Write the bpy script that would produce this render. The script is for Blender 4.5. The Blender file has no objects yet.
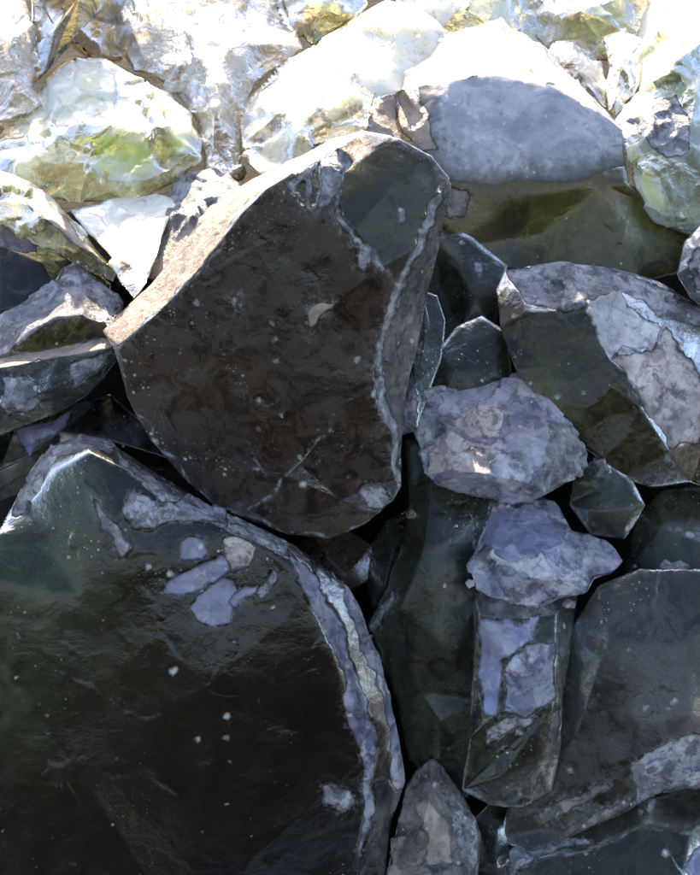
import bpy, math, random
import numpy as np
from mathutils import Vector, noise
from mathutils.geometry import delaunay_2d_cdt

# ------------------------------------------------------------------ frame
# A mound of broken glassy rock. One unit of (x, y, h) is one millimetre at the
# front of the mound: x right, y down the slope, h out of the slope.
S = 0.001
PITCH = math.radians(20)
DIST = 1250.0
CEN = np.array([0.0, 0.0, 0.75])
R_ = np.array([1.0, 0.0, 0.0])
U_ = np.array([0.0, math.sin(PITCH), math.cos(PITCH)])
W_ = np.array([0.0, -math.cos(PITCH), math.sin(PITCH)])

sc = bpy.context.scene
col = sc.collection


def world_of(P):
    P = np.asarray(P, dtype=float)
    f = (DIST - P[:, 2]) / DIST
    lx = (P[:, 0] - 350.0) * f * S
    ly = (437.5 - P[:, 1]) * f * S
    return CEN + lx[:, None] * R_ + ly[:, None] * U_ + (P[:, 2] * S)[:, None] * W_


# ------------------------------------------------------------------ materials
class NT:
    def __init__(self, name):
        self.m = bpy.data.materials.new(name)
        self.m.use_nodes = True
        self.t = self.m.node_tree
        self.t.nodes.clear()
        self.out = self.t.nodes.new('ShaderNodeOutputMaterial')
        self.b = self.t.nodes.new('ShaderNodeBsdfPrincipled')
        self.t.links.new(self.b.outputs[0], self.out.inputs['Surface'])
        g = self.t.nodes.new('ShaderNodeNewGeometry')
        self.pos = g.outputs['Position']

    def link(self, a, b):
        self.t.links.new(a, b)

    def noise(self, scale, detail=4, rough=0.55, dist=0.0, off=(0, 0, 0), vec=None):
        n = self.t.nodes.new('ShaderNodeTexNoise')
        n.inputs['Scale'].default_value = scale
        n.inputs['Detail'].default_value = detail
        n.inputs['Roughness'].default_value = rough
        n.inputs['Distortion'].default_value = dist
        mp = self.t.nodes.new('ShaderNodeVectorMath')
        mp.operation = 'ADD'
        self.link(vec or self.pos, mp.inputs[0])
        mp.inputs[1].default_value = off
        self.link(mp.outputs[0], n.inputs['Vector'])
        return n.outputs['Fac']

    def ramp(self, fac, lo, hi):
        n = self.t.nodes.new('ShaderNodeMapRange')
        n.interpolation_type = 'SMOOTHSTEP'
        n.inputs['From Min'].default_value = lo
        n.inputs['From Max'].default_value = hi
        self.link(fac, n.inputs['Value'])
        return n.outputs[0]

    def mrange(self, fac, lo, hi, a, b):
        n = self.t.nodes.new('ShaderNodeMapRange')
        for k, v in zip(('From Min', 'From Max', 'To Min', 'To Max'), (lo, hi, a, b)):
            n.inputs[k].default_value = v
        self.link(fac, n.inputs['Value'])
        return n.outputs[0]

    def mix(self, fac, a, b):
        n = self.t.nodes.new('ShaderNodeMix')
        n.data_type = 'RGBA'
        if isinstance(fac, (int, float)):
            n.inputs[0].default_value = fac
        else:
            self.link(fac, n.inputs[0])
        for v, i in ((a, 6), (b, 7)):
            if isinstance(v, tuple):
                n.inputs[i].default_value = (*v, 1)
            else:
                self.link(v, n.inputs[i])
        return n.outputs[2]

    def math(self, op, a, b=None, clamp=False):
        n = self.t.nodes.new('ShaderNodeMath')
        n.operation = op
        n.use_clamp = clamp
        for i, v in enumerate((a, b)):
            if v is None:
                continue
            if isinstance(v, (int, float)):
                n.inputs[i].default_value = v
            else:
                self.link(v, n.inputs[i])
        return n.outputs[0]

    def attr(self, name):
        n = self.t.nodes.new('ShaderNodeAttribute')
        n.attribute_name = name
        return n.outputs['Fac']

    def specks(self, scale, size, keep, off=(0, 0, 0)):
        """round-ish dust grains: one per kept cell"""
        w = self.t.nodes.new('ShaderNodeTexNoise')
        w.inputs['Scale'].default_value = scale * 3
        self.link(self.pos, w.inputs['Vector'])
        ma = self.t.nodes.new('ShaderNodeVectorMath')
        ma.operation = 'SCALE'
        ma.inputs['Scale'].default_value = 0.3 / scale
        self.link(w.outputs['Color'], ma.inputs[0])
        ad = self.t.nodes.new('ShaderNodeVectorMath')
        ad.operation = 'ADD'
        self.link(self.pos, ad.inputs[0])
        self.link(ma.outputs[0], ad.inputs[1])
        ad2 = self.t.nodes.new('ShaderNodeVectorMath')
        ad2.operation = 'ADD'
        self.link(ad.outputs[0], ad2.inputs[0])
        ad2.inputs[1].default_value = off
        v = self.t.nodes.new('ShaderNodeTexVoronoi')
        v.inputs['Scale'].default_value = scale
        self.link(ad2.outputs[0], v.inputs['Vector'])
        sep = self.t.nodes.new('ShaderNodeSeparateColor')
        self.link(v.outputs['Color'], sep.inputs[0])
        r = self.math('MULTIPLY', sep.outputs[1], size)
        d = self.math('SUBTRACT', r, v.outputs['Distance'])
        d = self.math('MULTIPLY', d, 7.0, clamp=True)
        k = self.math('LESS_THAN', sep.outputs[0], keep)
        return self.math('MULTIPLY', d, k)

    def bump(self, h, strength, dist, prev=None):
        n = self.t.nodes.new('ShaderNodeBump')
        n.inputs['Strength'].default_value = strength
        n.inputs['Distance'].default_value = dist
        self.link(h, n.inputs['Height'])
        if prev is not None:
            self.link(prev, n.inputs['Normal'])
        return n.outputs[0]


DUST = (0.55, 0.55, 0.52)
M = {}


def glass_mat(name, c1, c2, glow_tint=(0.30, 0.36, 0.26), film=(0.07, 0.06, 0.05), film_lo=0.56, trans=0.95,
              rough=(0.06, 0.32), dust=0.5, wear=(0.42, 0.41, 0.43), bump=0.16, spec=0.25):
    """smoky see-through glass: tinted body with painted inner glow, dusty film, loose grains, frosted worn edges"""
    n = NT(name)
    c = n.mix(n.ramp(n.noise(14, 5, 0.6), 0.35, 0.68), c1, c2)
    tf = n.math('MULTIPLY', n.attr('glow_tint'), n.mrange(n.noise(26, 6, 0.65, 0.8), 0.3, 0.7, 0.25, 1.1), clamp=True)  # positioned tint: paints light glowing inside the glass
    c = n.mix(tf, c, glow_tint)
    fl = n.math('MULTIPLY', n.ramp(n.noise(38, 8, 0.74, 0.9, (3, 1, 7)), film_lo, film_lo + 0.22), 0.8)
    streak = n.math('MULTIPLY', n.ramp(n.noise(120, 6, 0.7, 2.5, (1, 9, 2)), 0.58, 0.74), 0.55)
    fl = n.math('MAXIMUM', fl, streak)
    fl = n.math('MAXIMUM', fl, n.math('MULTIPLY', tf, 0.55))  # the painted glow is laid on as film too
    filmc = n.mix(tf, film, tuple(0.35 * v for v in glow_tint))
    c = n.mix(fl, c, filmc)
    wv = n.attr('wear')
    wn = n.math('MULTIPLY', wv, n.mrange(n.noise(110, 5, 0.7, 0, (5, 5, 5)), 0.38, 0.62, 0.0, 1.3), clamp=True)
    nr = n.math('MULTIPLY', n.attr('near'), n.ramp(n.noise(170, 6, 0.7, 0.5, (4, 4, 1)), 0.45, 0.62))
    wn = n.math('MAXIMUM', wn, n.math('MULTIPLY', nr, 0.6))
    c = n.mix(wn, c, wear)
    cl = n.ramp(n.noise(11, 5, 0.65, 0.5, (3, 3, 3)), 0.46, 0.66)
    s1 = n.specks(42, 0.22, 0.34 * dust * 2)
    s2 = n.math('MULTIPLY', n.specks(130, 0.34, 0.30 * dust * 2, (2, 3, 4)), cl)
    s3 = n.math('MULTIPLY', n.specks(300, 0.40, 0.35 * dust * 2, (7, 1, 4)), cl)
    s = n.math('MAXIMUM', s1, n.math('MAXIMUM', s2, n.math('MULTIPLY', s3, 0.6)))
    c = n.mix(s, c, DUST)
    n.link(c, n.b.inputs['Base Color'])
    op = n.math('MAXIMUM', fl, n.math('MAXIMUM', wn, s))
    n.link(n.mrange(op, 0, 1, trans, 0.0), n.b.inputs['Transmission Weight'])
    n.b.inputs['Specular IOR Level'].default_value = spec
    n.b.inputs['IOR'].default_value = 1.5
    r = n.mrange(n.noise(26, 6, 0.65, 0, (9, 0, 3)), 0.3, 0.7, rough[0], rough[1])
    r = n.math('MAXIMUM', r, n.math('MULTIPLY', op, 0.5))
    n.link(r, n.b.inputs['Roughness'])
    b = n.bump(n.noise(70, 7, 0.65, 0.8), bump, 0.004)
    b = n.bump(n.noise(24, 3, 0.5, 2.0, (6, 6, 2)), 0.07, 0.012, b)
    b = n.bump(n.noise(420, 4, 0.6), 0.2, 0.0012, b)
    b = n.bump(s, 0.5, 0.001, b)
    n.link(b, n.b.inputs['Normal'])
    M[name] = n.m


def crust_mat(name, cols, dark=(0.05, 0.05, 0.06), rough=(0.16, 0.5), bump=0.7, darkamt=0.56, scale=1.0, fade=True, cells=0.6, host=(0.018, 0.015, 0.012)):
    """frosted, chipped glass: blotches of three tones, dark bubbles and cracks"""
    n = NT(name)
    c = n.mix(n.ramp(n.noise(28 * scale, 5, 0.6, 0.6), 0.42, 0.58), cols[0], cols[1])
    c = n.mix(n.ramp(n.noise(46 * scale, 6, 0.65, 0.9, (4, 8, 1)), 0.50, 0.62), c, cols[2])
    cw = n.t.nodes.new('ShaderNodeTexNoise')
    cw.inputs['Scale'].default_value = 60
    cw.inputs['Detail'].default_value = 5
    n.link(n.pos, cw.inputs['Vector'])
    cm = n.t.nodes.new('ShaderNodeVectorMath')
    cm.operation = 'MULTIPLY_ADD'
    n.link(cw.outputs['Color'], cm.inputs[0])
    cm.inputs[1].default_value = (0.016, 0.016, 0.016)
    n.link(n.pos, cm.inputs[2])
    vo = n.t.nodes.new('ShaderNodeTexVoronoi')
    vo.inputs['Scale'].default_value = 62 * scale
    n.link(cm.outputs[0], vo.inputs['Vector'])
    vs = n.t.nodes.new('ShaderNodeSeparateColor')
    n.link(vo.outputs['Color'], vs.inputs[0])
    c = n.mix(n.math('MULTIPLY', n.math('POWER', vs.outputs[0], 2.0), cells), c, dark)
    c = n.mix(n.math('MULTIPLY', n.math('POWER', vs.outputs[1], 3.0), cells * 0.6), c, tuple(min(0.8, 1.35 * v) for v in cols[1]))
    dk = n.ramp(n.noise(55 * scale, 8, 0.72, 0.35, (8, 2, 2)), darkamt - 0.04, darkamt + 0.06)
    c = n.mix(n.math('MULTIPLY', dk, 0.7), c, dark)
    big = n.ramp(n.noise(17 * scale, 4, 0.6, 0.8, (5, 1, 6)), 0.40, 0.62)
    c = n.mix(n.math('MULTIPLY', big, 0.5), c, tuple(0.5 * v for v in cols[2]))
    ed = n.math('MULTIPLY', n.attr('ins'), n.mrange(n.noise(95, 6, 0.7, 0.4, (9, 3, 1)), 0.3, 0.7, 0.55, 2.3), clamp=True)
    if fade:
        c = n.mix(ed, host, c)
    c = n.mix(n.math('MULTIPLY', n.math('MULTIPLY', n.attr('wear'), n.ramp(n.noise(90, 5), 0.4, 0.6)), 0.6), c, tuple(min(0.8, 1.5 * v) for v in cols[1]))
    s = n.specks(130, 0.4, 0.22, (1, 1, 8))
    c = n.mix(n.math('MULTIPLY', s, 0.7), c, (0.62, 0.62, 0.62))
    n.link(c, n.b.inputs['Base Color'])
    n.link(n.mrange(n.noise(60, 5, 0.6, 0, (1, 7, 7)), 0.3, 0.7, *rough), n.b.inputs['Roughness'])
    b = n.bump(n.noise(90 * scale, 8, 0.68, 0.7), bump, 0.006)
    b = n.bump(n.noise(380, 5, 0.65), bump * 0.6, 0.0015, b)
    n.link(b, n.b.inputs['Normal'])
    M[name] = n.m


def clear_mat(name, milk, clear, trans=0.9, lo=0.45, rough=(0.04, 0.25), bump=0.3, vein=(0.35, 0.28, 0.16), radius=(1.0, 0.95, 0.6), glow=0.03, edge=None):
    """pale glass: clear windows in a milky, light-carrying body"""
    n = NT(name)
    f = n.ramp(n.noise(22, 5, 0.6, 0.6, (2, 2, 5)), lo - 0.06, lo + 0.12)
    f = n.math('MAXIMUM', f, n.math('MULTIPLY', n.attr('wear'), 0.7))
    c = n.mix(f, clear, milk)
    v = n.ramp(n.noise(40, 6, 0.65, 1.6, (6, 1, 3)), 0.58, 0.68)
    c = n.mix(n.math('MULTIPLY', v, 0.5), c, vein)
    if edge:
        c = n.mix(n.math('MULTIPLY', n.attr('ins'), n.mrange(n.noise(45, 5, 0.6), 0.3, 0.7, 0.6, 1.6), clamp=True), edge, c)
    else:
        c = n.mix(n.math('MULTIPLY', n.attr('glow_tint'), n.mrange(n.noise(30, 5, 0.6), 0.3, 0.7, 0.2, 1.0), clamp=True), c, (0.56, 0.60, 0.14))  # yellow-green glow of light passing through, painted in spots
    n.link(c, n.b.inputs['Base Color'])
    n.link(n.mrange(f, 0, 1, trans, 0.05), n.b.inputs['Transmission Weight'])
    n.b.inputs['Subsurface Weight'].default_value = 0.8
    n.b.inputs['Subsurface Radius'].default_value = radius
    n.b.inputs['Subsurface Scale'].default_value = glow
    n.link(n.mrange(n.noise(50, 5), 0.3, 0.7, *rough), n.b.inputs['Roughness'])
    n.b.inputs['IOR'].default_value = 1.5
    b = n.bump(n.noise(60, 5, 0.6, 0.9), bump, 0.006)
    b = n.bump(n.noise(300, 3, 0.6), 0.12, 0.0012, b)
    n.link(b, n.b.inputs['Normal'])
    M[name] = n.m


glass_mat('brown_glass', (0.045, 0.028, 0.018), (0.10, 0.066, 0.042), film=(0.064, 0.046, 0.034), film_lo=0.36, dust=0.9, spec=0.2)
glass_mat('black_glass', (0.012, 0.010, 0.006), (0.035, 0.029, 0.018), glow_tint=(0.19, 0.24, 0.11), film=(0.020, 0.016, 0.010), film_lo=0.54, dust=0.5)
glass_mat('green_glass', (0.040, 0.048, 0.027), (0.10, 0.115, 0.07), film=(0.026, 0.030, 0.019), film_lo=0.42, dust=0.5, spec=0.18)
glass_mat('grey_glass', (0.05, 0.052, 0.04), (0.12, 0.122, 0.10), glow_tint=(0.30, 0.30, 0.31), film=(0.042, 0.045, 0.036), film_lo=0.38, dust=0.5, spec=0.2)
glass_mat('olive_glass', (0.13, 0.105, 0.03), (0.26, 0.21, 0.06), glow_tint=(0.50, 0.54, 0.08), film=(0.10, 0.084, 0.042), film_lo=0.44, dust=0.4)
glass_mat('smoky_olive_glass', (0.06, 0.052, 0.018), (0.13, 0.11, 0.04), glow_tint=(0.30, 0.32, 0.08), film=(0.042, 0.037, 0.020), film_lo=0.42, dust=0.5, spec=0.2)
crust_mat('lilac_crust', ((0.40, 0.38, 0.43), (0.62, 0.58, 0.60), (0.18, 0.18, 0.23)), darkamt=0.52)
crust_mat('blue_crust', ((0.38, 0.36, 0.48), (0.68, 0.63, 0.68), (0.16, 0.16, 0.25)), darkamt=0.53, cells=0.6, scale=0.62)
crust_mat('pink_crust', ((0.76, 0.61, 0.55), (0.82, 0.70, 0.65), (0.54, 0.43, 0.40)), darkamt=0.55, cells=0.45)
crust_mat('white_crust', cells=0.35, cols=((0.80, 0.76, 0.76), (0.84, 0.81, 0.80), (0.55, 0.51, 0.54)), dark=(0.25, 0.23, 0.25), darkamt=0.57)
crust_mat('blue_sheen_facet', cells=0.5, host=(0.05, 0.05, 0.07), cols=((0.23, 0.22, 0.36), (0.31, 0.295, 0.44), (0.46, 0.44, 0.54)), bump=0.3, darkamt=0.62, rough=(0.15, 0.4))  # bluish sky reflection put into the colour of the flake facets
crust_mat('lavender_sheen_facet', cells=0.1, host=(0.055, 0.053, 0.036), cols=((0.50, 0.475, 0.52), (0.60, 0.57, 0.59), (0.40, 0.385, 0.45)), bump=0.15, darkamt=0.70)  # sky sheen of the upturned slab face, set as its colour
crust_mat('tan_crust', ((0.52, 0.39, 0.31), (0.60, 0.47, 0.39), (0.42, 0.32, 0.26)), darkamt=0.64, cells=0.25)
crust_mat('brown_crust', ((0.22, 0.175, 0.15), (0.34, 0.28, 0.24), (0.13, 0.125, 0.12)), darkamt=0.53)
crust_mat('grey_crust', ((0.42, 0.41, 0.42), (0.58, 0.55, 0.54), (0.22, 0.22, 0.24)), darkamt=0.53, scale=1.4)
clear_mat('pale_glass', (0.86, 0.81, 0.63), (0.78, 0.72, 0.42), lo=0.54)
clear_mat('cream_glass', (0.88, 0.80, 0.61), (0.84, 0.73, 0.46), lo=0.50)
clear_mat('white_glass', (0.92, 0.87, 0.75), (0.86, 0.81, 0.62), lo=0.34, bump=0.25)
clear_mat('bubbly_glass', (0.68, 0.60, 0.50), (0.66, 0.56, 0.40), lo=0.52, bump=0.8, vein=(0.25, 0.20, 0.13))
clear_mat('mist_glass', (0.36, 0.39, 0.36), (0.42, 0.46, 0.36), lo=0.50, bump=0.4, vein=(0.16, 0.17, 0.12))
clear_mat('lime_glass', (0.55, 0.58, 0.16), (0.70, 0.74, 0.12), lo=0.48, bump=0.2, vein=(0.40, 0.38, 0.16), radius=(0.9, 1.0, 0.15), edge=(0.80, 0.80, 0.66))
clear_mat('straw_glass', (0.52, 0.48, 0.28), (0.60, 0.54, 0.24), lo=0.52, bump=0.3, vein=(0.24, 0.19, 0.07), radius=(1.0, 0.9, 0.3))
clear_mat('amber_glass', (0.30, 0.23, 0.13), (0.40, 0.31, 0.17), lo=0.55, bump=0.3, vein=(0.14, 0.09, 0.03), radius=(1.0, 0.7, 0.2))

# carving of each surface
CARVE = {                       # low, mid, fine waves; big and small fracture scars
    'glass': (2.5, 0.5, 0.10, 0.03, 0.0),
    'crust': (2.0, 0.8, 0.35, 0.24, 0.24),
    'facet': (1.5, 0.6, 0.30, 0.05, 0.05),
    'clear': (3.0, 1.5, 0.25, 0.30, 0.10),
}
KIND = {k: ('crust' if k.endswith('crust') and k != 'tan_crust' else 'facet' if k.endswith('facet') or k == 'tan_crust' else
            'clear' if k in ('pale_glass', 'mist_glass', 'white_glass', 'cream_glass', 'bubbly_glass', 'lime_glass', 'straw_glass', 'amber_glass')
            else 'glass') for k in M}

# ------------------------------------------------------------------ mesh tools


def inside(poly, x, y):
    r = np.zeros(len(x), bool)
    n = len(poly)
    for i in range(n):
        x1, y1 = poly[i][:2]
        x2, y2 = poly[(i + 1) % n][:2]
        if y1 == y2:
            continue
        c = ((y1 > y) != (y2 > y)) & (x < (x2 - x1) * (y - y1) / (y2 - y1) + x1)
        r ^= c
    return r


def refine(V, T, L, nfront, Lb):
    """split long edges until every edge is short; front edges finer than the back"""
    V = np.array(V, float)
    T = np.array(T, int)
    front = np.zeros(len(V), bool)
    front[:nfront] = True
    for _ in range(14):
        E = np.sort(np.concatenate([T[:, [0, 1]], T[:, [1, 2]], T[:, [2, 0]]]), axis=1)
        Eu, inv = np.unique(E, axis=0, return_inverse=True)
        inv = inv.reshape(3, -1)
        ln = np.linalg.norm(V[Eu[:, 0]] - V[Eu[:, 1]], axis=1)
        fr = front[Eu[:, 0]] & front[Eu[:, 1]]
        far = ~front[Eu[:, 0]] & ~front[Eu[:, 1]]
        lim = np.where(fr, L, np.where(far, Lb, 0.5 * (L + Lb)))
        sp = ln > lim
        if not sp.any():
            break
        mid = np.full(len(Eu), -1)
        mid[sp] = len(V) + np.arange(sp.sum())
        V = np.concatenate([V, 0.5 * (V[Eu[sp, 0]] + V[Eu[sp, 1]])])
        front = np.concatenate([front, fr[sp]])
        a, b, c = T.T
        mab, mbc, mca = mid[inv[0]], mid[inv[1]], mid[inv[2]]
        code = (mab >= 0) * 1 + (mbc >= 0) * 2 + (mca >= 0) * 4
        T = split_tris(a, b, c, mab, mbc, mca, code)
    return V, T, front


def normals(V, T):
    fn = np.cross(V[T[:, 1]] - V[T[:, 0]], V[T[:, 2]] - V[T[:, 0]])
    N = np.zeros_like(V)
    for k in range(3):
        np.add.at(N, T[:, k], fn)
    return N / np.maximum(np.linalg.norm(N, axis=1), 1e-12)[:, None]


def relax(A, T, lam, it):
    E = np.concatenate([T[:, [0, 1]], T[:, [1, 2]], T[:, [2, 0]]])
    E = np.concatenate([E, E[:, ::-1]])
    cnt = np.bincount(E[:, 0], minlength=len(A)).astype(float)
    for _ in range(it):
        S_ = np.zeros_like(A)
        np.add.at(S_, E[:, 0], A[E[:, 1]])
        c = cnt if A.ndim == 1 else cnt[:, None]
        A = A + lam * (S_ / np.maximum(c, 1) - A)
    return A


def seg_dist(P, segs):
    d = np.full(len(P), 1e9)
    for (x1, y1), (x2, y2) in segs:
        ax, ay = x2 - x1, y2 - y1
        l2 = max(ax * ax + ay * ay, 1e-9)
        t = np.clip(((P[:, 0] - x1) * ax + (P[:, 1] - y1) * ay) / l2, 0, 1)
        d = np.minimum(d, np.hypot(P[:, 0] - x1 - t * ax, P[:, 1] - y1 - t * ay))
    return d


def wander(V, sd):
    return np.array([[noise.noise((x / 7 + sd, y / 7, 1.5)), noise.noise((x / 7, y / 7 + sd, 7.5)),
                      noise.noise((x / 24 + sd, y / 24, 4.5)) * 3, noise.noise((x / 24, y / 24 + sd, 9.5)) * 3] for x, y, _ in V])


def cut(V, T, s, front, vp, tag, ins, near, fadew):
    """cut triangles where s crosses zero; the part inside (s > 0) takes the tag in vp"""
    E = np.sort(np.concatenate([T[:, [0, 1]], T[:, [1, 2]], T[:, [2, 0]]]), axis=1)
    Eu, inv = np.unique(E, axis=0, return_inverse=True)
    inv = inv.reshape(3, -1)
    s0, s1 = s[Eu[:, 0]], s[Eu[:, 1]]
    sp = s0 * s1 < 0
    t = (s0 / np.where(sp, s0 - s1, 1.0))[sp]
    mid = np.full(len(Eu), -1)
    mid[sp] = len(V) + np.arange(sp.sum())
    V = np.concatenate([V, V[Eu[sp, 0]] * (1 - t)[:, None] + V[Eu[sp, 1]] * t[:, None]])
    front = np.concatenate([front, front[Eu[sp, 0]] | front[Eu[sp, 1]]])
    vp = np.concatenate([vp, np.zeros(sp.sum(), int)])
    s = np.concatenate([s, np.zeros(sp.sum())])
    ins = np.concatenate([ins, ins[Eu[sp, 0]] * (1 - t) + ins[Eu[sp, 1]] * t])
    near = np.concatenate([near, near[Eu[sp, 0]] * (1 - t) + near[Eu[sp, 1]] * t])
    ins = np.where(s >= 0, np.clip(s / fadew, 0, 1), ins)
    if fadew < 10:
        near = np.maximum(near, np.exp(np.minimum(s, 0) / 5.0))
    a, b, c = T.T
    mab, mbc, mca = mid[inv[0]], mid[inv[1]], mid[inv[2]]
    code = (mab >= 0) * 1 + (mbc >= 0) * 2 + (mca >= 0) * 4
    T = split_tris(a, b, c, mab, mbc, mca, code)
    vp[s > 0] = tag
    return V, T, s, front, vp, ins, near


def split_tris(a, b, c, mab, mbc, mca, code):
    new = []

    def add(sel, *tris):
        for t in tris:
            new.append(np.stack([k[sel] for k in t], axis=1))
    add(code == 0, (a, b, c))
    add(code == 1, (a, mab, c), (mab, b, c))
    add(code == 2, (a, b, mbc), (a, mbc, c))
    add(code == 4, (a, b, mca), (mca, b, c))
    add(code == 3, (mab, b, mbc), (a, mab, mbc), (a, mbc, c))
    add(code == 6, (mbc, c, mca), (a, b, mbc), (a, mbc, mca))
    add(code == 5, (a, mab, mca), (mab, b, c), (mab, c, mca))
    add(code == 7, (a, mab, mca), (mab, b, mbc), (mca, mbc, c), (mab, mbc, mca))
    return np.concatenate(new)


def mesh_object(name, V, T, N, attrs, mat, origin, parent=None):
    used, Tn = np.unique(T, return_inverse=True)
    Tn = Tn.reshape(-1, 3)
    me = bpy.data.meshes.new(name)
    Vl = V[used] - origin
    me.vertices.add(len(Vl))
    me.vertices.foreach_set('co', Vl.astype(np.float32).ravel())
    me.loops.add(Tn.size)
    me.loops.foreach_set('vertex_index', Tn.astype(np.int32).ravel())
    me.polygons.add(len(Tn))
    me.polygons.foreach_set('loop_start', np.arange(0, Tn.size, 3, dtype=np.int32))
    me.update(calc_edges=True)
    me.polygons.foreach_set('use_smooth', np.ones(len(Tn), bool))
    for k, v in attrs.items():
        a = me.attributes.new(k, 'FLOAT', 'POINT')
        a.data.foreach_set('value', v[used].astype(np.float32))
    me.validate()
    me.normals_split_custom_set_from_vertices(N[used].tolist())
    me.materials.append(M[mat])
    o = bpy.data.objects.new(name, me)
    col.objects.link(o)
    if parent is None:
        o.location = origin
    else:
        o.parent = parent
    return o


FADE = {'lavender_sheen_facet': 34.0, 'lime_glass': 16.0, 'blue_sheen_facet': 3.5, 'white_crust': 2.0}
GROUP = 'broken glassy rocks heaped on the mound'
SEED = [0]


def rid_of(chains):
    return [e for ch in chains for e in zip(ch[:-1], ch[1:])]


def rock(name, label, outline, inner=(), ridges=(), mat='brown_glass', patches=(), deep=120, L=3.3,
         glow_tints=(), wear=0.6, wear_w=3.0, rough=1.0, cat='rock', smooth=0, jag=None, ridge_wear=True, lean=0.0):
    """outline, inner: (x, y, h). ridges: chains of indices into outline + inner.
    patches: (part name, polygon, material, raise[, label])"""
    SEED[0] += 1
    sd = SEED[0] * 17.31
    n = len(outline)
    ym = float(np.mean([p[1] for p in outline]))
    P = [(float(p[0]), float(p[1]), float(p[2]) - lean * (p[1] - ym) * (0.55 if k < n else 1.0)) for k, p in enumerate(list(outline) + list(inner))]
    edges = [(i, (i + 1) % n) for i in range(n)]
    rid = []
    for ch in ridges:
        rid += list(zip(ch[:-1], ch[1:]))
    if jag:
        # extra random facet corners inside the outline
        rng = random.Random(SEED[0])
        O = np.array([p[:2] for p in outline], float)
        base = np.array(P)
        co, ed, fa, ov, oe, of = delaunay_2d_cdt([Vector(p[:2]) for p in P], edges + rid_of(ridges), [], 1, 1e-4)
        hs = [P[ov[k][0]][2] if ov[k] else 0.0 for k in range(len(co))]
        have = [p[:2] for p in P]
        x0, y0 = O.min(0)
        x1, y1 = O.max(0)
        rs = [(P[a][:2], P[b][:2]) for a, b in edges + rid_of(ridges)]
        for _ in range(900):
            x, y = rng.uniform(x0, x1), rng.uniform(y0, y1)
            if any((x - a) ** 2 + (y - b) ** 2 < jag[0] ** 2 for a, b in have):
                continue
            if seg_dist(np.array([[x, y]]), rs)[0] < 0.3 * jag[0]:
                continue
            for f in fa:
                (ax, ay), (bx, by), (gx, gy) = co[f[0]], co[f[1]], co[f[2]]
                de = (by - gy) * (ax - gx) + (gx - bx) * (ay - gy)
                if abs(de) < 1e-9:
                    continue
                l1 = ((by - gy) * (x - gx) + (gx - bx) * (y - gy)) / de
                l2 = ((gy - ay) * (x - gx) + (ax - gx) * (y - gy)) / de
                if l1 >= 0 and l2 >= 0 and l1 + l2 <= 1:
                    h = l1 * hs[f[0]] + l2 * hs[f[1]] + (1 - l1 - l2) * hs[f[2]]
                    P.append((x, y, h + rng.uniform(-1, 1) * jag[1]))
                    have.append((x, y))
                    break
    co, ed, fa, ov, oe, of = delaunay_2d_cdt([Vector(p[:2]) for p in P], edges + rid, [], 1, 1e-4)
    A = np.array(P)
    V = []
    for k, c in enumerate(co):
        if ov[k]:
            V.append(P[ov[k][0]])
        else:
            d = np.hypot(A[:, 0] - c.x, A[:, 1] - c.y)
            w = 1 / (d ** 2 + 1e-3)
            V.append((c.x, c.y, float((w * A[:, 2]).sum() / w.sum())))
    idx = {}
    for k in range(len(co)):
        for q in ov[k]:
            idx[q] = k
    T = []
    for f in fa:
        a, b, c = f
        ar = (V[b][0] - V[a][0]) * (V[c][1] - V[a][1]) - (V[c][0] - V[a][0]) * (V[b][1] - V[a][1])
        T.append((a, c, b) if ar > 0 else (a, b, c))      # face the +h side (y runs down)
    nfront = len(V)
    # flanks and underside
    ring0 = [idx[i] for i in range(n)]
    ar = sum(outline[i][0] * outline[(i + 1) % n][1] - outline[(i + 1) % n][0] * outline[i][1] for i in range(n))
    if ar < 0:
        ring0 = ring0[::-1]
    cx, cy = np.mean([p[0] for p in outline]), np.mean([p[1] for p in outline])
    hm = np.mean([p[2] for p in outline])
    prev = ring0
    for shr, f in ((0.93, 0.45), (0.70, 0.85)):
        cur = []
        for k in ring0:
            x, y, h = V[k]
            hb = (h - f * deep) if f < 0.5 else 0.4 * (h - f * deep) + 0.6 * (hm - f * deep)
            V.append((cx + (x - cx) * shr, cy + (y - cy) * shr, hb))
            cur.append(len(V) - 1)
        for i in range(n):
            j = (i + 1) % n
            T += [(prev[i], prev[j], cur[j]), (prev[i], cur[j], cur[i])]
        prev = cur
    V.append((cx, cy, hm - deep))
    for i in range(n):
        T.append((prev[i], prev[(i + 1) % n], len(V) - 1))
    V, T, front = refine(V, T, L, nfront, 22.0)
    V = relax(V, T, 0.35, 1)
    if smooth:
        V[:, 2] = np.where(front, relax(V[:, 2], T, 0.5, smooth), V[:, 2])
    # ---- parts by polygon: cut the skin along each (slightly wandering) outline
    vp = np.zeros(len(V), int)
    ins, near = np.zeros(len(V)), np.zeros(len(V))
    for k, p in enumerate(patches):
        wob = wander(V, sd)
        X = V[:, :2] + 2.2 * wob[:, :2] + 1.8 * wob[:, 2:]
        poly = p[1]
        m = len(poly)
        s = seg_dist(X, [(poly[i][:2], poly[(i + 1) % m][:2]) for i in range(m)])
        s = np.where(inside(poly, X[:, 0], X[:, 1]), s, -s)
        s = np.where(front, s, -9.0)
        s = np.where(np.abs(s) < 0.25, 0.0, s)
        V, T, s, front, vp, ins, near = cut(V, T, s, front, vp, k + 1, ins, near, FADE.get(p[2], 3.0))
    lift = np.zeros(len(V))
    for k, p in enumerate(patches):
        lift[vp == k + 1] = p[3]
    lift = relax(lift, T, 0.5, 2)
    wob = wander(V, sd)
    # ---- carve
    kinds = [KIND[mat]] + [KIND[p[2]] for p in patches]
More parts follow.
